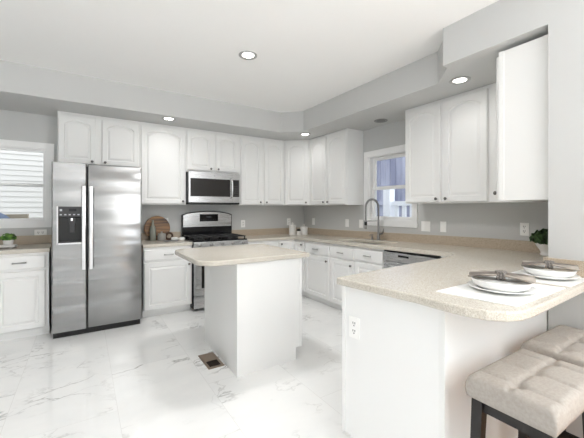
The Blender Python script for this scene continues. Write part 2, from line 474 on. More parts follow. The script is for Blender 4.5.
def cabinet(name, label, loc, rz, w, depth, z0, z1, doors=(), drawers=(), toe=False, group=None, body=True, hollow=False):
    r = thing(name, label, 'cabinet', loc, rz, group)
    b = bm_new()
    if hollow:
        prism(b, [(0, .10), (.075, .10), (.075, 0), (depth, 0), (depth, .66), (.02, .66), (.02, z1), (0, z1)], 'x', 0, w)
    elif toe: prism(b, [(0, .10), (.075, .10), (.075, 0), (depth, 0), (depth, z1), (0, z1)], 'x', 0, w)
    else: quad_box(b, 0, w, 0, depth, z0, z1)
    if body: obj('carcass', b, 'cab', r)
    for x0, x1, a, c, rise, kn in doors:
        d = obj('door', door_mesh(x0, x1, a, c, rise), 'cab', r)
        if kn: knob(d, *kn)
    for x0, x1, a, c in drawers:
        d = obj('drawer', door_mesh(x0, x1, a, c, 0, .02, False), 'cab', r)
        pull(d, (x0 + x1) / 2, (a + c) / 2)
    return r

DEP = 0.308
YF, XF = YB - .31, XR - .31     # wall cabinet faces 4.58, 3.09
ZT = ZS - .003
kz = ZLO + .045
ZD0, ZD1 = ZLO + .012, ZT - .035
UG, BG = 'white wall cabinets with arched doors', 'white base cabinets with drawers'
# back wall, wall cabinets
cabinet('wall_cabinet', 'short white two-door wall cabinet above the refrigerator', (-.255, YF, 0), 0, .858, DEP, 1.862, ZT,
        [(.008, .377, 1.875, ZD1, .05, (.337, 1.905)), (.437, .848, 1.875, ZD1, .05, (.472, 1.905))], group=UG)
cabinet('wall_cabinet', 'tall single-door white wall cabinet between refrigerator and microwave', (.605, YF, 0), 0, .583, DEP, ZLO, ZT,
        [(.014, .567, ZD0, ZD1, .06, (.535, kz))], group=UG)
cabinet('wall_cabinet', 'short white two-door wall cabinet directly above the microwave', (1.19, YF, 0), 0, .783, DEP, 1.862, ZT,
        [(.010, .378, 1.885, ZD1, .05, (.345, 1.915)), (.420, .772, 1.885, ZD1, .05, (.453, 1.915))], group=UG)
cabinet('wall_cabinet', 'tall narrow two-door white wall cabinet right of the microwave', (1.975, YF, 0), 0, .803, DEP, ZLO, ZT,
        [(.030, .383, ZD0, ZD1, .06, (.352, kz)), (.428, .780, ZD0, ZD1, .06, (.460, kz))], group=UG)
# diagonal corner wall cabinet
cc = thing('corner_wall_cabinet', 'white corner wall cabinet with one angled door above the canisters', 'cabinet', (2.782, 4.578, 0), -PI / 4, UG)
def to_local(p):
    d = Vector((p[0] - 2.782, p[1] - 4.578, 0)); d.rotate(Matrix.Rotation(PI / 4, 3, 'Z')); return (d.x, d.y)
b = bm_new(); prism(b, [to_local(p) for p in ((2.782, 4.578), (3.088, 4.272), (XR - .002, 4.272), (XR - .002, YB - .002), (2.782, YB - .002))], 'z', ZLO, ZT)
obj('carcass', b, 'cab', cc)
d = obj('door', door_mesh(.026, .405, ZD0, ZD1, .06), 'cab', cc); knob(d, .372, kz)
# right wall, wall cabinets
cabinet('wall_cabinet', 'tall two-door white wall cabinet left of the sink window', (XF, 4.268, 0), -PI / 2, .878, DEP, ZLO, ZT,
        [(.035, .418, ZD0, ZD1, .06, (.388, kz)), (.462, .868, ZD0, ZD1, .06, (.492, kz))], group=UG)
cabinet('wall_cabinet', 'tall two-door white wall cabinet right of the sink window', (XF, 2.42, 0), -PI / 2, 1.27, DEP, ZLO, ZT,
        [(.020, .443, ZD0, ZD1, .06, (.408, kz)), (.478, .905, ZD0, ZD1, .06, (.513, kz))], group=UG)
ec = cabinet('end_wall_cabinet', 'white wall cabinet turned sideways with plain end panel beside the grey stub wall', (XF - .004, 1.128, 0), PI, .642, 1.128 - YW - .004, ZLO, 2.432,
        [(.02, .32, ZD0, 2.41, .06, (.285, kz)), (.345, .63, ZD0, 2.41, .06, (.598, 1.455))], group=UG)
# plain end panel with its edge strip
for y in (0, .262): box('edge_strip', (.642, .648, y, y + .032, ZLO, 2.432), 'cab', ec)

# base cabinets
YBF, XBF = YB - .61, XR - .61   # 4.28 , 2.79
def base(label, loc, rz, w, zt, d0, d1, pullz=None, depth=.606, knob_right=True, name='base_cabinet', hollow=False):
    kn = (d1 - .03, zt - .235) if knob_right else (d0 + .03, zt - .235)
    return cabinet(name, label, loc, rz, w, depth, 0, zt, [(d0, d1, .105, zt - .185, 0, kn)], [(d0, d1, zt - .160, zt - .028)], True, BG, hollow=hollow)
ZL, ZM, ZR, ZI, ZP = .928, .908, .905, .945, .95   # worktop heights
base('white base cabinet with drawer and door at far left below window', (-.80, YBF, 0), 0, .488, ZL - .04, .045, .458, knob_right=False)
base('white base cabinet with drawer and door between refrigerator and stove', (.605, YBF, 0), 0, .582, ZM - .04, .006, .567)
base('white base cabinet right of the stove, half hidden by the island', (1.975, YBF, 0), 0, .51, ZR - .04, .02, .49)
# corner cabinet with folding doors
cb = thing('corner_base_cabinet', 'white corner base cabinet with two doors meeting in the corner below canisters', 'cabinet', (2.487, YBF, 0), 0, BG)
cx, cy = 2.487, YBF
b = bm_new(); prism(b, [(p[0] - cx, p[1] - cy) for p in ((2.487, YBF), (XBF, YBF), (XBF, 3.982), (XR - .002, 3.982), (XR - .002, YB - .002), (2.487, YB - .002))], 'z', .10, ZR - .04)
prism(b, [(p[0] - cx, p[1] - cy) for p in ((2.487, YBF + .075), (XBF + .075, YBF + .075), (XBF + .075, 3.982), (XR - .002, 3.982), (XR - .002, YB - .002), (2.487, YB - .002))], 'z', 0, .10)
obj('carcass', b, 'cab', cb)
d = obj('door', door_mesh(.012, XBF - .022 - cx, .105, ZR - .065, 0), 'cab', cb); knob(d, .045, ZR - .10)
b = door_mesh(.022, .29, .105, ZR - .065, 0)
bmesh.ops.transform(b, matrix=Matrix.Translation((XBF - cx, 0, 0)) @ Matrix.Rotation(-PI / 2, 4, 'Z'), verts=b.verts)
d = obj('door', b, 'cab', cb)
b = bm_new(); lathe(b, [(.006, .0), (.006, .012), (.013, .017), (.0155, .023), (.012, .029), (.0, .031)], (XBF - cx - .026, -.255, ZR - .10), 14, '-x')
obj('knob', b, 'nickel', d, True)
def zt_main(y):   # the long worktop's level along the right wall
    t = min(1, max(0, (y - 1.66) / (4.2 - 1.66))); return ZP + (ZR - ZP) * t
for y0, w, lab in ((3.978, .585, 'white base cabinet with drawer and door next to the corner, left of sink'),
                   (3.391, .470, 'white base cabinet with drawer and door below the sink, left one'),
                   (2.919, .462, 'white base cabinet with drawer and door beside the dishwasher')):
    base(lab, (XBF, y0, 0), -PI / 2, w, zt_main(y0 - w) - .046 - .006 * (y0 > 3), .024, w - .012, hollow=y0 < 3.5)
# filler and blind corner towards the peninsula, then the peninsula itself
P1, P2 = (1.240, 1.398), (1.326, .842)
pen = thing('peninsula_cabinet', 'white peninsula base with plain end panel and outlet below the breakfast counter', 'cabinet', (P2[0], P2[1], 0))
L_ = lambda pts: [(p[0] - P2[0], p[1] - P2[1]) for p in pts]
zpu = ZP - .042
b = bm_new()
prism(b, L_([P1, P2, (XW - .003, YW + .008), (2.95, YW + .008), (2.95, 1.10), (XR - .003, 1.10), (XR - .003, 1.79), (2.79, 1.79), (2.79, 1.50), (2.3, 1.46)]), 'z', .085, zpu)
obj('carcass', b, 'cab', pen)
b = bm_new()
prism(b, L_([(1.248, 1.345), P2, (XW - .003, YW + .008), (2.95, YW + .008), (2.95, 1.10), (XR - .003, 1.10), (XR - .003, 1.79), (2.86, 1.79), (2.86, 1.45), (2.3, 1.40)]), 'z', 0, .085)
obj('toe_kick', b, 'cab', pen)
b = bm_new()                                   # thin stile up the near corner and the far edge of the end panel
prism(b, L_([(P2[0] - .004, P2[1] - .012), (P2[0] + .020, P2[1] - .012), (P2[0] + .020, P2[1] - .0005), (P2[0] - .004, P2[1] + .014)]), 'z', 0, zpu - .002)
obj('corner_stile', b, 'cab', pen)
b = bm_new()
ux, uy = (P1[0] - P2[0]), (P1[1] - P2[1]); ul = math.hypot(ux, uy); ux /= ul; uy /= ul
prism(b, L_([(P1[0], P1[1]), (P1[0] - .006, P1[1] - .001), (P1[0] - .006 - ux * .022, P1[1] - .001 - uy * .022), (P1[0] - ux * .022, P1[1] - uy * .022)]), 'z', .085, zpu - .002)
obj('corner_stile', b, 'cab', pen)
b = bm_new(); quad_box(b, .02, XW - P2[0] - .004, -.012, -.0005, 0, .09, .003)
obj('base_strip', b, 'cab', pen)

# island
IX0, IX1, IY0, IY1 = 1.03, 1.645, 2.412, 3.25
isl = thing('island_cabinet', 'white kitchen island base with plain panels in the middle of floor', 'cabinet', (IX0, IY0, 0))
b = bm_new()
prism(b, [(0, 0), (IX1 - IX0 - .055, 0), (IX1 - IX0 - .055, .11), (IX1 - IX0, .11), (IX1 - IX0, ZI - .042), (0, ZI - .042)], 'y', 0, IY1 - IY0)
obj('carcass', b, 'cab', isl)
obj('corner_stile', prism(bm_new(), [(-.006, -.006), (.012, -.006), (.012, -.0005), (-.0005, -.0005), (-.0005, .02), (-.006, .02)], 'z', 0, ZI - .043), 'cab', isl)
box('corner_stile', (IX1 - IX0 - .018, IX1 - IX0, -.006, -.0005, .11, ZI - .043), 'cab', isl)
for k in range(2):
    b = door_mesh(.02 + k * .415, .405 + k * .415, .13, ZI - .07, 0)
    bmesh.ops.transform(b, matrix=Matrix.Translation((IX1 - IX0, 0, 0)) @ Matrix.Rotation(PI / 2, 4, 'Z'), verts=b.verts)
    obj('door', b, 'cab', isl)

# ---------------------------------------------------------------- worktops
def slab(pts, hole, z, t, bev=.008, warp=None, cuts=()):
    bm = bm_new()
    def loop(ps):
        v = [bm.verts.new((p[0], p[1], 0)) for p in ps]
        return [bm.edges.new((v[i], v[(i + 1) % len(v)])) for i in range(len(v))]
    es = loop(pts)
    if hole: es += loop(hole)
    bmesh.ops.triangle_fill(bm, use_beauty=True, use_dissolve=False, edges=es)
    for co, no in cuts:
        bmesh.ops.bisect_plane(bm, geom=bm.verts[:] + bm.edges[:] + bm.faces[:], plane_co=co, plane_no=no)
    bmesh.ops.recalc_face_normals(bm, faces=bm.faces)
    if bm.faces[0].normal.z < 0: bmesh.ops.reverse_faces(bm, faces=bm.faces)
    bounds = [e for e in bm.edges if e.is_boundary]
    r = bmesh.ops.extrude_face_region(bm, geom=bm.faces[:])
    top = [g_ for g_ in r['geom'] if isinstance(g_, bmesh.types.BMVert)]
    for v in bm.verts: v.co.z = z - t
    for v in top: v.co.z = z
    bmesh.ops.recalc_face_normals(bm, faces=bm.faces)
    if bev:
        e2 = [e for e in bm.edges if len(e.link_faces) == 2 and e.calc_face_angle(0) > 1.2 and abs(e.verts[0].co.z - e.verts[1].co.z) < 1e-6]
        bmesh.ops.bevel(bm, geom=e2, offset=bev, segments=3, profile=0.5, affect='EDGES')
    if warp:
        for v in bm.verts: v.co.z += warp(v.co.x, v.co.y)
    return bm
def arc(cx_, cy_, r, a0, a1, n=8):
    return [(cx_ + r * math.cos(math.radians(a0 + (a1 - a0) * i / n)), cy_ + r * math.sin(math.radians(a0 + (a1 - a0) * i / n))) for i in range(n + 1)]
TK = .04
wl = tag(obj('countertop', slab([(-.82, 4.255), (-.305, 4.255), (-.305, YB - .001), (-.82, YB - .001)], None, ZL, TK), 'counter'), 'short beige countertop under the left window beside the refrigerator', 'countertop')
box('backsplash', (-.82, -.305, YB - .02, YB - .001, ZL, ZL + .10), 'splash', wl, .003)
wm = tag(obj('countertop', slab([(.598, 4.255), (1.19, 4.255), (1.19, YB - .001), (.598, YB - .001)], None, ZM, TK), 'counter'), 'short beige countertop between refrigerator and stove, holding the round board', 'countertop')
box('backsplash', (.598, 1.19, YB - .02, YB - .001, ZM, ZM + .10), 'splash', wm, .003)
outline = [(1.968, YB - .001), (1.968, 4.255), (2.735, 4.255), (2.755, 4.235), (2.755, 1.66), (2.70, 1.605), (2.377, 1.532), (1.674, 1.473), (1.218, 1.424), (1.209, 1.415),
           (1.268, .93), (1.266, .80), (1.275, .715), (1.300, .645), (1.345, .595), (1.41, .568), (1.50, .562), (2.190, .592), (XW - .001, .600), (XW - .001, YW + .001), (XR - .001, YW + .001), (XR - .001, YB - .001)]
SX0, SX1, SY0, SY1 = 2.865, 3.215, 2.60, 3.36
hole = arc(SX1 - .06, SY1 - .06, .06, 0, 90, 4) + arc(SX0 + .06, SY1 - .06, .06, 90, 180, 4) + arc(SX0 + .06, SY0 + .06, .06, 180, 270, 4) + arc(SX1 - .06, SY0 + .06, .06, 270, 360, 4)
ctop = tag(obj('countertop', slab(outline, hole, ZP, TK, .009, lambda x, y: zt_main(y) - ZP, [((0, 1.66, 0), (0, 1, 0)), ((0, 4.2, 0), (0, 1, 0))]), 'counter'),
           'long beige countertop running past the sink and round the peninsula', 'countertop')
b = bm_new()
quad_box(b, 1.968, XR - .02, YB - .02, YB - .001, ZR, ZR + .10, .003)
prism(b, [(YB - .02, ZR), (4.2, ZR), (1.66, ZP), (YW + .02, ZP), (YW + .02, ZP + .10), (1.66, ZP + .10), (4.2, ZR + .10), (YB - .02, ZR + .10)], 'x', XR - .02, XR - .001)
quad_box(b, XW - .02, XW - .001, .60, YW + .001, ZP, ZP + .095, .003)
quad_box(b, XW - .02, XR - .02, YW + .001, YW + .02, ZP, ZP + .095, .003)
obj('backsplash', b, 'splash', ctop)
# sink bowl
snk = thing('sink', 'cream undermount sink bowl below the tall faucet', 'sink', ((SX0 + SX1) / 2, (SY0 + SY1) / 2, .70))
b = bm_new(); rings = []
for g_, z in ((.010, .168), (-.002, .168), (-.010, .16), (-.016, .04), (-.05, .012), (-.12, .004)):
    ring = [bm_v for bm_v in (b.verts.new((x - (SX0 + SX1) / 2, y - (SY0 + SY1) / 2, z)) for x, y in
            arc(SX1 - .06, SY1 - .06, .06 + g_ if .06 + g_ > .005 else .005, 0, 90, 4) + arc(SX0 + .06, SY1 - .06, max(.005, .06 + g_), 90, 180, 4) + arc(SX0 + .06, SY0 + .06, max(.005, .06 + g_), 180, 270, 4) + arc(SX1 - .06, SY0 + .06, max(.005, .06 + g_), 270, 360, 4))]
    rings.append(ring)
for k in range(len(rings) - 1):
    n = len(rings[k])
    for i in range(n): b.faces.new((rings[k][i], rings[k][(i + 1) % n], rings[k + 1][(i + 1) % n], rings[k + 1][i]))
b.faces.new(rings[-1])
obj('bowl', b, 'counter', snk)
b = bm_new(); lathe(b, [(.0, .0045), (.04, .0045), (.042, .008), (.03, .009), (0, .009)], (0, 0, 0), 20); obj('drain', b, 'pull', snk, True)
# island worktop
io = arc(.885, 2.535, .16, 180, 270, 8) + arc(1.695, 2.405, .03, 270, 360, 4) + arc(1.695, 3.30, .03, 0, 90, 4) + arc(.885, 3.17, .16, 90, 180, 8)
itop = tag(obj('island_countertop', slab(io, None, ZI, TK, .009), 'counter'), 'beige island countertop with rounded left corners in the middle of the kitchen', 'countertop')

# ---------------------------------------------------------------- refrigerator
FX0, FX1, FYF = -.278, .562, 4.10
fr = thing('refrigerator', 'stainless steel side-by-side refrigerator with ice and water dispenser', 'refrigerator', (FX0, FYF, 0))
fw = FX1 - FX0
obj('body', quad_box(bm_new(), .004, fw - .004, .075, .76, .03, 1.80, .004), 'case', fr)
seam = .302
def fdoor(x0, x1, hole=None):
    b = bm_new(); z0, z1 = .065, 1.822
    if not hole: return quad_box(b, x0, x1, 0, .07, z0, z1, .012, 3)
    hx0, hx1, hz0, hz1 = hole
    quad_box(b, x0, x1, .035, .07, z0, z1)
    prism(b, [(x0, .036), (x0, .012), (x0 + .0035, .0035), (x0 + .012, 0), (hx0, 0), (hx0, .036)], 'z', z0, z1)
    prism(b, [(hx1, .036), (hx1, 0), (x1 - .012, 0), (x1 - .0035, .0035), (x1, .012), (x1, .036)], 'z', z0, z1)
    quad_box(b, hx0, hx1, 0, .036, z0, hz0); quad_box(b, hx0, hx1, 0, .036, hz1, z1)
    return b
HX0, HX1, HZ0, HZ1 = .046, .262, .975, 1.365
dl = obj('door', fdoor(0, seam, (HX0, HX1, HZ0, HZ1)), 'door_steel', fr)
dr = obj('door', fdoor(seam + .010, fw), 'door_steel', fr, 'auto')
def fhandle(p, x):
    b = bm_new(); z0, z1 = .70, 1.585
    quad_box(b, x - .0185, x + .0185, -.058, -.036, z0, z1, .007, 3)
    quad_box(b, x - .012, x + .012, -.038, .0, z0 + .02, z0 + .07, .003); quad_box(b, x - .012, x + .012, -.038, .0, z1 - .07, z1 - .02, .003)
    o = obj('handle', b, 'bright_steel', p, 'auto'); return o
fhandle(dl, seam - .026); fhandle(dr, seam + .040)
ds = box('dispenser', (HX0 + .006, HX1 - .004, .030, .034, HZ0 + .006, HZ1 - .006), 'dark', dl)
b = bm_new(); t = .009
quad_box(b, HX0 - .004, HX0 + t, -.003, .03, HZ0 - .004, HZ1 + .002, .001); quad_box(b, HX1 - t * .5, HX1 + .002, -.003, .03, HZ0 - .004, HZ1 + .002, .001)
quad_box(b, HX0, HX1, -.003, .034, HZ0 - .004, HZ0 + t + .004, .001)
obj('dispenser_frame', b, 'bright_steel', dl)
cp = obj('control_panel', prism(bm_new(), [(-.002, HZ1), (.030, HZ1), (.030, 1.245), (.004, 1.255)], 'x', HX0 + .006, HX1 - .003), 'panel_grey', dl)
b = bm_new()
obj('display', quad_box(bm_new(), HX0 + .10, HX0 + .165, -.004, .002, 1.315, 1.343), 'display', dl)
for k in range(5): box('button', (HX0 + .022 + k * .038, HX0 + .040 + k * .038, -.0035, .003, 1.275, 1.287), 'key', dl)
box('button', (HX0 + .022, HX0 + .042, -.003, .003, 1.318, 1.338), 'key', dl)
b = bm_new(); quad_box(b, HX0 + .095, HX0 + .155, .004, .030, 1.185, 1.246, .004); quad_box(b, HX0 + .10, HX0 + .15, .012, .026, 1.09, 1.186, .004)
obj('paddle', b, 'panel_grey', dl)
box('drip_tray', (HX0 + .009, HX1 - .008, .002, .03, HZ0 + .014, HZ0 + .026), 'panel_grey', dl)
box('water_spout', (HX0 + .115, HX0 + .135, .002, .028, 1.215, 1.2445), 'bright_steel', dl)
b = bm_new(); quad_box(b, .01, fw - .01, .045, .10, .0, .058)
for k in range(26): quad_box(b, .02 + k * .031, .036 + k * .031, .038, .046, .012, .046)
obj('grille', b, 'dark', fr)
for x in (.03, fw - .13): box('hinge_cover', (x, x + .10, .075, .15, 1.8005, 1.832), 'case', fr, .006)

# ---------------------------------------------------------------- microwave
MX0, MX1 = 1.205, 1.955
mw = thing('microwave', 'stainless over-the-range microwave with dark window above the stove', 'microwave', (MX0, 4.49, 1.412))
w, h = MX1 - MX0, .446
box('body', (0, w, .025, .396, .012, h), 'case', mw)
b = bm_new(); zw0, zw1, xw0, xw1 = .105, .355, .022, .60
quad_box(b, 0, xw0, 0, .03, .02, h, .002); quad_box(b, xw1, .628, 0, .03, .02, h, .002)
quad_box(b, xw0, xw1, 0, .03, zw1, h, .002); quad_box(b, xw0, xw1, 0, .03, .02, zw0, .002)
dd = obj('door', b, 'steel', mw)
box('window', (xw0 - .001, xw1 + .001, .006, .02, zw0 - .001, zw1 + .001), 'ovenglass', dd)
b = bm_new(); tube(b, [(.612, 0, .09), (.612, -.035, .10), (.612, -.047, .14), (.612, -.05, .225), (.612, -.047, .31), (.612, -.035, .355), (.612, 0, .365)], .013, 10)
obj('handle', b, 'bright_steel', dd, True)
cpn = box('control_panel', (.632, w, 0, .03, .02, h), 'steel', mw, .002)
box('keypad', (.642, w - .012, -.002, .004, .105, .355), 'ovenglass', cpn)
box('display', (.655, w - .025, -.0035, .0, .300, .335), 'display', cpn)
b = bm_new()
for r_ in range(5):
    for c_ in range(3): box('button', (.655 + c_ * .024, .669 + c_ * .024, -.0033, .0, .125 + r_ * .032, .134 + r_ * .032), 'panel_grey', cpn)
b = bm_new(); lathe(b, [(.011, 0), (.011, .0015), (0, .0015)], (.36, 0, .40), 20, '-y'); obj('badge', b, 'pull', dd)
b = bm_new(); quad_box(b, .0, w, .01, .39, -.004, .018); obj('vent_base', b, 'dark', mw)

# ---------------------------------------------------------------- range
RX0, RX1, RY = 1.1985, 1.9615, 4.215
rg = thing('gas_range', 'stainless gas stove with black grates and arched control backguard', 'stove', (RX0, RY, 0))
w = RX1 - RX0
box('body', (0, w, .05, .64, .03, .90), 'dark', rg)
for x in (.03, w - .07):
    for y in (.08, .56): box('foot', (x, x + .04, y, y + .04, 0, .03), 'dark', rg)
box('bottom_drawer', (.006, w - .006, .012, .05, .035, .19), 'steel', rg, .004)
od = box('oven_door', (.006, w - .006, .005, .05, .20, .715), 'steel', rg, .004)
box('oven_window', (.10, w - .10, .002, .006, .30, .60), 'ovenglass', od)
b = bm_new(); tube(b, [(.06, -.045, .665), (w - .06, -.045, .665)], .012, 10)
tube(b, [(.08, -.045, .665), (.08, .006, .665)], .008, 8); tube(b, [(w - .08, -.045, .665), (w - .08, .006, .665)], .008, 8)
obj('oven_handle', b, 'bright_steel', od, True)
cpl = obj('front_control_panel', prism(bm_new(), [(.0, .725), (.06, .725), (.06, .905), (.006, .905), (.0, .895)], 'x', .0, w), 'steel', rg)
for k in range(5):
    x = .075 + k * (w - .15) / 4
    b = bm_new(); lathe(b, [(.024, 0), (.024, .006), (.019, .008), (.018, .034), (.015, .037), (0, .037)], (x, .0, .868), 18, '-y')
    quad_box(b, x - .004, x + .004, -.041, -.03, .850, .886)
    obj('knob', b, 'pull', cpl, 'auto')
box('cooktop', (.0, w, .03, .60, .900, .918), 'black', rg, .003)
for k in range(3):
    x0 = .015 + k * .246; x1 = x0 + .238
    b = bm_new(); z = .958; s = .007
    for x in (x0 + s, (x0 + x1) / 2, x1 - s): tube(b, [(x, .045, z), (x, .575, z)], s, 6)
    for y in (.05, .18, .31, .44, .57): tube(b, [(x0 + s, y, z), (x1 - s, y, z)], s, 6)
    for x in (x0 + .012, x1 - .012):
        for y in (.055, .31, .565): quad_box(b, x - .007, x + .007, y - .007, y + .007, .9175, .958)
    obj('grate', b, 'iron', rg)
for x, y in ((.134, .17), (.134, .45), (w / 2, .31), (w - .134, .17), (w - .134, .45)):
    b = bm_new(); lathe(b, [(.055, .9175), (.055, .926), (.04, .93), (.04, .942), (.034, .946), (0, .946)], (x, y, 0), 20)
    obj('burner', b, 'iron', rg, 'auto')
# backguard with arched top
bgd = obj('backguard', prism(bm_new(), [(0, .90), (w, .90), (w, 1.255)] + [(w - w * i / 12, 1.255 + .055 * math.sin(PI * i / 12) ** .6) for i in range(1, 12)] + [(0, 1.255)], 'y', .60, .655, .004), 'black', rg)
b = bm_new()
prism(b, [(.012, 1.075), (w - .012, 1.075), (w - .012, 1.245)] + [(w - .012 - (w - .024) * i / 12, 1.245 + .050 * math.sin(PI * i / 12) ** .6) for i in range(1, 12)] + [(.012, 1.245)], 'y', .592, .601, .002)
bs = obj('backguard_face', b, 'steel', bgd)
box('display', (w * .33, w * .70, .588, .593, 1.155, 1.262), 'black', bgd, .001)
b = bm_new()
for k in range(7): box('button', (w * .355 + k * .036, w * .375 + k * .036, .587, .589, 1.172, 1.182), 'panel_grey', bgd)
box('clock', (w * .46, w * .56, .587, .589, 1.205, 1.235), 'panel_grey', bgd)

# ---------------------------------------------------------------- dishwasher
dwz = zt_main(2.46) - TK - .003
dw = thing('dishwasher', 'stainless dishwasher under the counter, left of the peninsula', 'dishwasher', (2.765, 2.452, 0), -PI / 2)
w = .648
box('tub', (.002, w - .002, .03, .58, .02, dwz), 'case', dw)
box('kick_plate', (.01, w - .01, .06, .09, .0, .10), 'dark', dw)
ddr = box('door', (.006, w - .006, .0, .03, .11, dwz - .115), 'steel', dw, .004)
dcp = box('control_panel', (.006, w - .006, -.006, .03, dwz - .11, dwz - .014), 'steel', dw, .004)
box('display', (.20, .33, -.008, -.004, dwz - .055, dwz - .035), 'black', dcp)
b = bm_new(); tube(b, [(.03, 0, dwz - .15), (.05, -.045, dwz - .15), (w / 2, -.052, dwz - .15), (w - .05, -.045, dwz - .15), (w - .03, 0, dwz - .15)], .010, 10)
obj('handle', b, 'bright_steel', ddr, True)
box('top_gasket', (.004, w - .004, .004, .05, dwz - .013, dwz - .001), 'dark', dw)

# ---------------------------------------------------------------- faucet and soap pump
fy = 3.0; fzt = zt_main(fy)
FX = 3.285
fa = thing('faucet', 'tall brushed nickel spring faucet arching over the sink', 'faucet', (FX, fy, fzt))
b = bm_new(); lathe(b, [(.030, 0), (.030, .008), (.024, .012), (.022, .06), (.017, .066), (.014, .10), (.013, .26), (0, .262)], (0, 0, 0), 18)
obj('body', b, 'faucet', fa, 'auto')
R = .118; hz = .425; path = [(0, 0, .255), (0, 0, .34)]
for i in range(0, 17):
    a = PI * i / 16; path.append((-R + R * math.cos(a), 0, hz + R * .98 * math.sin(a)))
path += [(-2 * R, 0, .38), (-2 * R, 0, .30)]
b = bm_new(); tube(b, path, .0085, 10); obj('hose', b, 'faucet', fa, True)
# coil spring round the hose
def resample(path, n):
    P = [Vector(p) for p in path]; L = [0]
    for i in range(1, len(P)): L.append(L[-1] + (P[i] - P[i - 1]).length)
    out = []
    for k in range(n):
        s = L[-1] * k / (n - 1); i = max(j for j in range(len(L)) if L[j] <= s + 1e-9); i = min(i, len(P) - 2)
        out.append(P[i].lerp(P[i + 1], (s - L[i]) / (L[i + 1] - L[i])))
    return out
pp = resample(path, 560); co = []
for i, p in enumerate(pp):
    t = (pp[min(i + 1, 559)] - pp[max(i - 1, 0)]).normalized(); bb = Vector((0, 1, 0)); aa = bb.cross(t)
    ph = 2 * PI * i / 8
    co.append(p + (aa * math.cos(ph) + bb * math.sin(ph)) * .0125)
b = bm_new(); tube(b, co, .0028, 5); obj('spring', b, 'faucet', fa, True)
b = bm_new(); lathe(b, [(0, .155), (.014, .155), (.017, .165), (.017, .20), (.013, .215), (.013, .285), (.010, .305), (0, .306)], (-2 * R, 0, 0), 16)
sp = obj('spray_head', b, 'faucet', fa, 'auto')
b = bm_new(); lathe(b, [(0, .205), (.0185, .205), (.0185, .255), (0, .255)], (-2 * R, 0, 0), 16); obj('spray_grip', b, 'dark', sp, True)
b = bm_new(); tube(b, [(0, 0, .258), (-2 * R, 0, .258)], .006, 8); lathe(b, [(.020, .250), (.020, .266), (.0165, .266), (.0165, .250), (.020, .250)], (-2 * R, 0, 0), 16)
obj('holder_arm', b, 'faucet', fa, True)
b = bm_new(); tube(b, [(0, -.015, .085), (0, -.05, .09), (0, -.075, .105), (0, -.085, .16)], [.013, .012, .009, .006], 10); obj('lever', b, 'faucet', fa, True)
so = thing('soap_dispenser', 'small nickel soap pump beside the faucet base', 'soap dispenser', (3.255, 3.085, zt_main(3.085)))
b = bm_new(); lathe(b, [(.020, 0), (.020, .006), (.014, .010), (.012, .045), (.006, .048), (.006, .07), (0, .071)], (0, 0, 0), 14); obj('base', b, 'faucet', so, 'auto')
b = bm_new(); tube(b, [(.012, 0, .068), (-.03, 0, .070), (-.05, 0, .062)], [.008, .006, .005], 8); obj('spout', b, 'faucet', so, True)

# ---------------------------------------------------------------- outlets and switches
def outlet(label, loc, rz, kind='outlet', w=.072, h=.118, tilt=0):
    r = thing({'outlet': 'wall_outlet', 'switch': 'light_switch'}[kind], label, {'outlet': 'outlet', 'switch': 'light switch'}[kind], loc, rz)
    b = bm_new(); quad_box(b, -w / 2, w / 2, -.006, 0, -h / 2, h / 2, .002)
    obj('cover_plate', b, 'plate', r)
    if kind == 'outlet':
        b = bm_new(); s = bm_new()
        for dz in (-.021, .021):
            u, v = (dz, 0) if w > h else (0, dz)
            lathe(b, [(.0165, .0058), (.0165, .0075), (0, .0075)], (u, 0, v), 18, '-y')
            quad_box(s, u - .0085, u - .0045, -.0082, -.007, v - .001, v + .0105); quad_box(s, u + .0045, u + .0085, -.0082, -.007, v - .001, v + .0105)
            quad_box(s, u - .003, u + .003, -.0082, -.007, v - .0125, v - .006)
        obj('socket', b, 'plate', r); obj('slot', s, 'slot', r)
    else:
        for k in range(1 if w < .1 else 2):
            x = 0 if w < .1 else (-.023 + .046 * k)
            obj('rocker', prism(bm_new(), [(-.006, -.033), (-.0115, -.033), (-.0075, .033), (-.006, .033)], 'x', x - .016, x + .016), 'plate', r)
    return r
outlet('sideways white outlet under the left window', (-.437, YB, 1.058), 0, w=.118, h=.072)
outlet('white outlet on back wall, right of the stove', (2.185, YB, 1.10), 0)
outlet('pale outlet half hidden behind the round wooden board', (.985, YB, 1.155), 0)
outlet('white outlet on back wall just left of the canisters', (3.066, YB, 1.115), 0)
outlet('white switch on right wall just right of the canisters', (XR, 4.60, 1.12), -PI / 2, 'switch')
outlet('white switch on right wall, middle between canisters and faucet', (XR, 3.733, 1.125), -PI / 2, 'switch')
outlet('white switch on right wall directly behind the faucet spray head', (XR, 3.435, 1.125), -PI / 2, 'switch')
outlet('wide double white switch right of the sink window', (XR, 2.372, 1.135), -PI / 2, 'switch', w=.118)
outlet('single white switch right of the double switch by sink window', (XR, 2.150, 1.14), -PI / 2, 'switch')
outlet('white outlet on right wall above the potted plant', (XR, 1.352, 1.155), -PI / 2)
pa = math.atan2(-uy, -ux)        # along the end panel
s_ = .085
outlet('white outlet on the peninsula end panel facing the floor vent', (P1[0] - ux * s_ - .0008, P1[1] - uy * s_, .69), pa)

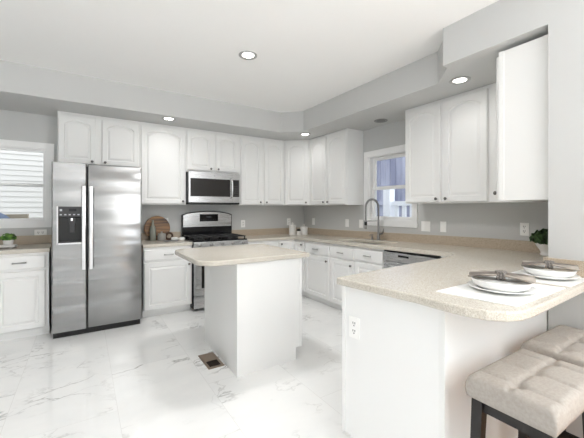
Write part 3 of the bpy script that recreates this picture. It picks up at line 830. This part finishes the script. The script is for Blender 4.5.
# ---------------------------------------------------------------- recessed lights
def downlight(label, x, y, z, on=True, r=.085, energy=6.0):
    t_ = thing('recessed_light', label, 'ceiling light', (x, y, z))
    b = bm_new(); lathe(b, [(r, -.001), (r, -.006), (r * .95, -.010), (r * .66, -.004), (r * .62, -.0015)], (0, 0, 0), 32)
    obj('trim_ring', b, 'lampring' if on else 'ringoff', t_, True)
    b = bm_new(); lathe(b, [(r * .64, -.002), (r * .63, -.0035), (0, -.0045)], (0, 0, 0), 32)
    obj('lens', b, 'lampglow' if on else 'lampoff', t_, False)
    if on:
        l = bpy.data.lights.new('lamp', 'SPOT'); l.energy = energy; l.spot_size = math.radians(165); l.spot_blend = 0.8; l.shadow_soft_size = .16; l.color = (1, .995, .98)
        o = bpy.data.objects.new('lamp', l); COL.objects.link(o); o.parent = t_; o.location = (0, 0, -.02)
    return t_
downlight('lit recessed light in the middle of the white ceiling', 1.278, 2.747, ZC, energy=55)
downlight('lit recessed light in the soffit above the cabinet beside refrigerator', .893, 4.245, ZS, energy=3.5)
downlight('lit recessed light in the soffit above the corner cabinet', 2.815, 4.02, ZS, energy=3.5)
downlight('unlit dark recessed light in the soffit above the sink', 3.19, 2.873, ZS, False)
downlight('lit recessed light in the soffit beside the peninsula header', 2.775, 1.60, ZS, energy=3.5)

# ---------------------------------------------------------------- floor register
fv = thing('floor_register', 'bronze metal floor vent set in marble beside the island', 'floor vent', (.944, 2.80, 0))
b = bm_new(); a, c = .070, .150
quad_box(b, -a, -a + .022, -c, c, 0, .006, .002); quad_box(b, a - .022, a, -c, c, 0, .006, .002)
quad_box(b, -a + .022, a - .022, -c, -c + .03, 0, .006, .002); quad_box(b, -a + .022, a - .022, c - .03, c, 0, .006, .002)
quad_box(b, -a + .022, a - .022, -.012, .012, 0, .006)
obj('frame', b, 'vent', fv)
obj('duct', quad_box(bm_new(), -a + .02, a - .02, -c + .028, -.010, .0, .002), 'ventdark', fv)
obj('damper', quad_box(bm_new(), -a + .02, a - .02, .010, c - .028, .0, .0035), 'vent', fv)
b = bm_new()
for k in range(9): quad_box(b, -a + .022, a - .022, -c + .036 + k * .0122, -c + .0385 + k * .0122, .001, .0045)
obj('louvre', b, 'ventdark', fv)

# ---------------------------------------------------------------- counter stools
def seat_mesh(wx, wy, z0, z1):
    bm = bm_new(); nx, ny = 56, 36; r = .022
    def top(u, v):
        x, y = (u - .5) * wx, (v - .5) * wy
        e = min(1.0, min(u, 1 - u) * wx / .022); f = min(1.0, min(v, 1 - v) * wy / .022)
        z = z1 - .012 * (1 - math.sin(e * PI / 2)) - .012 * (1 - math.sin(f * PI / 2))
        dd = 0.0
        for tx in (1 / 6, .5, 5 / 6):
            d = math.hypot((u - tx) * wx, (v - .5) * wy)
            dd = max(dd, .030 * math.exp(-(d / .024) ** 2))
            dd = max(dd, .0115 * math.exp(-(((u - tx) * wx) / .0085) ** 2) * (e * f))
        dd = max(dd, .0115 * math.exp(-(((v - .5) * wy) / .0085) ** 2) * (e * f))
        bul = .006 * math.sin(PI * u) * math.sin(PI * v)
        return (x, y, z - dd + bul)
    g_ = [[bm.verts.new(top(i / nx, j / ny)) for j in range(ny + 1)] for i in range(nx + 1)]
    for i in range(nx):
        for j in range(ny): bm.faces.new((g_[i][j], g_[i + 1][j], g_[i + 1][j + 1], g_[i][j + 1]))
    per = [g_[i][0] for i in range(nx)] + [g_[nx][j] for j in range(ny)] + [g_[i][ny] for i in range(nx, 0, -1)] + [g_[0][j] for j in range(ny, 0, -1)]
    prev = per
    for dz, inset in ((-.012, -.004), (-.03, -.005), (z0 - z1 + .045, -.004), (z0 - z1 + .024, .0), (z0 - z1 + .024, .012)):
        ring = []
        for v in per:
            k = 1 - inset / (wx / 2); k2 = 1 - inset / (wy / 2)
            ring.append(bm.verts.new((v.co.x * k, v.co.y * k2, (z1 - .024) + dz if dz > -.04 else z1 - .024 + dz)))
        n = len(ring)
        for i in range(n): bm.faces.new((prev[i], prev[(i + 1) % n], ring[(i + 1) % n], ring[i]))
        prev = ring
    bm.faces.new(prev)
    return bm
def make_stool():
    r = thing('counter_stool', 'tufted beige linen stool nearest the camera, tucked under the peninsula', 'stool', (0, 0, 0), 0, 'tufted counter stools at the peninsula')
    wx, wy, z1, z0 = .475, .295, .674, .585
    seat = obj('seat', seat_mesh(wx, wy, z0, z1), 'linen', r, True)
    for sx in (-1, 1):
        for sy in (-1, 1):
            b = bm_new(); t = .021
            x, y = sx * (wx / 2 - .034), sy * (wy / 2 - .034)
            vs8 = []
            for z, k, o in ((0, .016, .018), (z0 - .0, t, 0)):
                for ax, ay in ((-1, -1), (1, -1), (1, 1), (-1, 1)):
                    vs8.append(b.verts.new((x + sx * o + ax * k, y + sy * o + ay * k, z)))
            for i in range(4): b.faces.new((vs8[i], vs8[(i + 1) % 4], vs8[4 + (i + 1) % 4], vs8[4 + i]))
            b.faces.new(vs8[3::-1]); b.faces.new(vs8[4:])
            obj('leg', b, 'espresso', r)
    xa, ya = wx / 2 - .034 + .01, wy / 2 - .034 + .01
    for sy in (-1, 1): box('stretcher', (-xa, xa, sy * ya - .009, sy * ya + .009, .20, .235), 'espresso', r, .002)
    for sx in (-1, 1): box('stretcher', (sx * xa - .009, sx * xa + .009, -ya, ya, .27, .305), 'espresso', r, .002)
    b = bm_new()
    for sy in (-1, 1): quad_box(b, -wx / 2 + .05, wx / 2 - .05, sy * (wy / 2 - .034) - .010, sy * (wy / 2 - .034) + .010, .564, .5855)
    for sx in (-1, 1): quad_box(b, sx * (wx / 2 - .034) - .010, sx * (wx / 2 - .034) + .010, -wy / 2 + .05, wy / 2 - .05, .535, .5755)
    obj('apron', b, 'espresso', r)
    return r
st = make_stool(); st.location = (1.545, .578, 0)
s2 = copy_tree(st); s2.location = (2.095, .606, 0)
s2['label'] = 'tufted beige linen stool against the grey wall, partly behind the nearest stool'

# ---------------------------------------------------------------- place settings
def placemat(label, pts):
    b = bm_new(); prism(b, pts, 'z', ZP + .0004, ZP + .0034)
    return tag(obj('placemat', b, 'mat'), label, 'placemat', 'white placemats')
placemat('white placemat near the rounded end of the peninsula', [(1.443, .601), (1.986, .615), (1.932, .936), (1.389, .922)])
placemat('white placemat beside the grey wall on the peninsula', [(2.042, .612), (2.362, .620), (2.362, .948), (1.995, .938)])
def setting(cx_, cy_, r, ang, which):
    z = ZP + .0036
    b = bm_new(); lathe(b, [(0, .0), (r * .60, .0), (r * .66, .004), (r * .99, .017), (r, .0195), (r * .985, .0215), (r * .68, .010), (r * .62, .0065), (0, .0065)], (0, 0, 0), 56)
    o = tag(obj('dinner_plate', b, 'china', None, True), 'large white dinner plate on the placemat ' + which, 'plate', 'white dinner plates'); o.location = (cx_, cy_, z)
    rb = r * .90
    b = bm_new(); lathe(b, [(0, .0), (rb * .62, .0), (rb * .70, .003), (rb * .94, .022), (rb, .044), (rb * .985, .047), (rb * .92, .043), (rb * .7, .041), (0, .040)], (0, 0, 0), 56)
    o2 = tag(obj('salad_bowl', b, 'china', None, True), 'shallow white bowl with raised rim on the dinner plate ' + which, 'bowl', 'shallow white bowls'); o2.location = (cx_, cy_, z + .0068)
    # napkin gathered through a ring, fanning out both ways
    zn = z + .0068 + .047
    bm = bm_new(); nu, nv = 40, 22; L = r * 1.86
    def P(u, v):
        x = (u - .5) * L; s = abs(x) / (L / 2)
        wd = .018 + .075 * s ** .7
        y = (v - .5) * 2 * wd
        fold = math.sin(v * PI * 5 + 2.5 * s) * (.0075 * (1 - .3 * s))
        zz = .013 + fold + .003 * (1 - s) + .006 * math.sin(PI * v) * (1 - s * .3)
        return (x, y + .010 * math.sin(3 * s + u * 2), max(.001, zz))
    g_ = [[bm.verts.new(P(i / nu, j / nv)) for j in range(nv + 1)] for i in range(nu + 1)]
    for i in range(nu):
        for j in range(nv): bm.faces.new((g_[i][j], g_[i + 1][j], g_[i + 1][j + 1], g_[i][j + 1]))
    o3 = obj('napkin', bm, 'napkin', None, True)
    md = o3.modifiers.new('thick', 'SOLIDIFY'); md.thickness = .003; md.offset = 1
    tag(o3, 'taupe folded napkin lying across the bowl ' + which, 'napkin', 'taupe napkins'); o3.location = (cx_, cy_, zn - .0015); o3.rotation_euler = (0, 0, ang)
    b = bm_new()
    for i in range(14):
        a = 2 * PI * i / 14
        for dx in (-.012, .0, .012):
            c_ = (dx, .022 * math.cos(a + dx * 20), .020 + .016 * math.sin(a + dx * 20))
            bmesh.ops.create_icosphere(b, subdivisions=1, radius=.0075, matrix=Matrix.Translation(c_))
    for i in range(10):
        a = 2 * PI * i / 10
        bmesh.ops.create_icosphere(b, subdivisions=1, radius=.008, matrix=Matrix.Translation((.018 * math.cos(a), .018 * math.sin(a), .036)))
    o4 = obj('napkin_ring', b, 'ring', None, True)
    tag(o4, 'grey beaded napkin ring round the napkin ' + which, 'napkin ring', 'beaded napkin rings'); o4.location = (cx_, cy_, zn - .003); o4.rotation_euler = (0, 0, ang)
setting(1.672, .764, .140, math.radians(-66), 'near the rounded peninsula end')
setting(2.216, .760, .134, math.radians(-71), 'beside the grey wall')

# ---------------------------------------------------------------- plants
def leaf_ball(bm, c, r, n, size, flat=1.0):
    for i in range(n):
        u = random.uniform(-.35, 1); a = random.uniform(0, 2 * PI); q = math.sqrt(max(0, 1 - u * u)); rad = r * random.uniform(.55, 1)
        p = Vector((c[0] + rad * q * math.cos(a), c[1] + rad * q * math.sin(a), c[2] + rad * u * flat))
        nrm = (p - Vector(c)).normalized() + Vector((random.uniform(-.6, .6), random.uniform(-.6, .6), random.uniform(-.2, .7)))
        qd = nrm.to_track_quat('Z', 'Y').to_matrix()
        s = size * random.uniform(.7, 1.2)
        pts = [(-.5, 0, 0), (-.2, .32, .08), (.25, .28, .1), (.6, 0, -.05), (.25, -.28, .1), (-.2, -.32, .08)]
        rot = Matrix.Rotation(random.uniform(0, 6.3), 3, 'Z')
        vs_ = [bm.verts.new(p + qd @ (rot @ (Vector(t) * s))) for t in pts]
        bm.faces.new(vs_)
pl = thing('potted_plant', 'green bushy plant in white bowl pot beside the grey wall', 'plant', (3.28, 1.13, ZP))
b = bm_new(); lathe(b, [(0, 0), (.052, 0), (.058, .004), (.058, .016), (.050, .02), (.060, .045), (.086, .085), (.093, .118), (.093, .126), (.084, .126), (.078, .09), (0, .09)], (0, 0, 0), 32)
obj('pot', b, 'bowl', pl, True)
b = bm_new(); leaf_ball(b, (0, 0, .140), .130, 330, .05, .62)
obj('foliage', b, 'leafdark', pl)
# planter tray with small box plants, under the left window
ty = 4.50; tx = -.765
tr = thing('planter_tray', 'long white wooden tray holding small pots on the left counter', 'tray', (tx, ty, ZL))
b = bm_new(); quad_box(b, -.16, .16, -.055, .055, .008, .018, .002)
for x in (-.16, .152): quad_box(b, x, x + .008, -.055, .055, .008, .032, .001)
for y in (-.055, .047): quad_box(b, -.16, .16, y, y + .008, .008, .032, .001)
for x in (-.13, .11):
    for y in (-.045, .025): quad_box(b, x, x + .02, y, y + .02, 0, .009)
obj('box', b, 'bowl', tr)
for k, (dx, lab) in enumerate(((.092, 'small round green plant in white pot at the tray end nearest refrigerator'), (-.068, 'small round green plant in white pot at the frame edge on the tray'))):
    p = thing('potted_succulent', lab, 'plant', (tx + dx, ty, ZL + .018), 0, 'small plants on the tray')
    b = bm_new(); lathe(b, [(0, 0), (.036, 0), (.045, .062), (.045, .068), (.039, .068), (.036, .055), (0, .055)], (0, 0, 0), 24); obj('pot', b, 'bowl', p, True)
    b = bm_new(); leaf_ball(b, (0, 0, .085), .066, 280, .026, .8); obj('foliage', b, 'leaf', p)

# ---------------------------------------------------------------- board, bottle and jars by the stove
bd = thing('round_board', 'large round striped wooden board leaning on the backsplash by stove', 'cutting board', (.858, 4.80, ZM))
b = bm_new(); R_ = .168
lathe(b, [(0, -.009), (R_ - .004, -.009), (R_, -.005), (R_, .005), (R_ - .004, .009), (0, .009)], (0, 0, 0), 56, '-y')
bmesh.ops.transform(b, matrix=Matrix.Translation((0, 0.0, R_ * math.cos(.16) + .0015)) @ Matrix.Rotation(-.16, 4, 'X'), verts=b.verts)
obj('disc', b, 'wood', bd, 'auto')
bo = thing('ceramic_bottle', 'slim sage green ceramic bottle in front of the round board', 'bottle', (.785, 4.72, ZM))
b = bm_new(); lathe(b, [(0, 0), (.036, 0), (.040, .006), (.040, .145), (.034, .18), (.017, .215), (.0125, .27), (.014, .28), (.010, .28), (0, .27)], (0, 0, 0), 28); obj('vessel', b, 'sage', bo, True)
ja = thing('lidded_jar', 'small grey ceramic jar with knobbed lid beside the sage bottle', 'jar', (.890, 4.675, ZM))
b = bm_new(); lathe(b, [(0, 0), (.048, 0), (.052, .006), (.052, .085), (.048, .09), (0, .09)], (0, 0, 0), 28); obj('vessel', b, 'greyglaze', ja, 'auto')
b = bm_new(); lathe(b, [(.050, .0902), (.050, .097), (.02, .104), (.010, .107), (.014, .118), (.010, .126), (0, .127)], (0, 0, 0), 28); obj('lid', b, 'greyglaze', ja, 'auto')
wr = thing('wooden_ring', 'dark walnut ring standing upright right of the grey jar', 'ornament', (.992, 4.70, ZM))
b = bm_new(); ring = []
for i in range(32):
    a = 2 * PI * i / 32; c_ = Vector((.044 * math.cos(a), 0, .0585 + .044 * math.sin(a))); rd = Vector((math.cos(a), 0, math.sin(a)))
    ring.append([b.verts.new(c_ + (rd * math.cos(2 * PI * k / 10) + Vector((0, 1, 0)) * math.sin(2 * PI * k / 10)) * .0145) for k in range(10)])
for i in range(32):
    for k in range(10): b.faces.new((ring[i][k], ring[(i + 1) % 32][k], ring[(i + 1) % 32][(k + 1) % 10], ring[i][(k + 1) % 10]))
obj('ring', b, 'darkwood', wr, True)
tray = thing('serving_slate', 'flat dark grey slate lying in front of the wooden ring', 'tray', (.985, 4.56, ZM))
obj('slab', quad_box(bm_new(), -.09, .09, -.05, .05, 0, .008, .002), 'case', tray)
for x, y, lab, sc in ((1.032, 4.555, 'white folded cloth bundle on the slate, left of the pair', 1.0), (1.135, 4.58, 'white folded cloth bundle next to the stove, right of the pair', .95)):
    z = ZM + (.0085 if x < 1.08 else .0)
    bm = bm_new(); bmesh.ops.create_icosphere(bm, subdivisions=3, radius=1.0)
    rnd = random.Random(int(x * 1000))
    ks = [(rnd.uniform(-4, 4), rnd.uniform(-4, 4), rnd.uniform(-4, 4), rnd.uniform(0, 6)) for _ in range(4)]
    for v in bm.verts:
        n_ = sum(math.sin(a * v.co.x + b_ * v.co.y + c_ * v.co.z + d_) for a, b_, c_, d_ in ks) / 4
        f = 1 + .22 * n_
        v.co = Vector((v.co.x * .046 * f * sc, v.co.y * .038 * f, max(0.0, (v.co.z + .75) * .027 * f)))
    o = tag(obj('cloth_bundle', bm, 'mat', None, True), lab, 'cloth'); o.location = (x, y, z)

# ---------------------------------------------------------------- canisters in the corner
def canister(label, x, y, r, h):
    o = thing('canister', label, 'canister', (x, y, ZR), 0, 'white canisters in the corner')
    b = bm_new(); lathe(b, [(0, 0), (r * .97, 0), (r, .005), (r, h), (r * .96, h + .002), (0, h + .002)], (0, 0, 0), 32); obj('vessel', b, 'bowl', o, 'auto')
    b = bm_new(); lathe(b, [(r * 1.01, h + .0022), (r * 1.02, h + .012), (r * .85, h + .018), (.012, h + .022), (.012, h + .034), (.019, h + .044), (.014, h + .056), (0, h + .058)], (0, 0, 0), 32); obj('lid', b, 'bowl', o, 'auto')
canister('tall white lidded canister in the corner, left one', 2.985, 4.64, .060, .145)
canister('shorter white lidded canister in the corner, right one', 3.145, 4.53, .062, .118)
j = thing('spice_jar', 'small cream jar with dark lid between the white canisters', 'jar', (3.012, 4.49, ZR))
b = bm_new(); lathe(b, [(0, 0), (.034, 0), (.036, .004), (.036, .062), (.03, .068), (0, .068)], (0, 0, 0), 24); obj('vessel', b, 'bowl', j, 'auto')
b = bm_new(); lathe(b, [(.026, .0682), (.034, .073), (.030, .095), (.012, .104), (0, .104)], (0, 0, 0), 24); obj('lid', b, 'dark', j, 'auto')
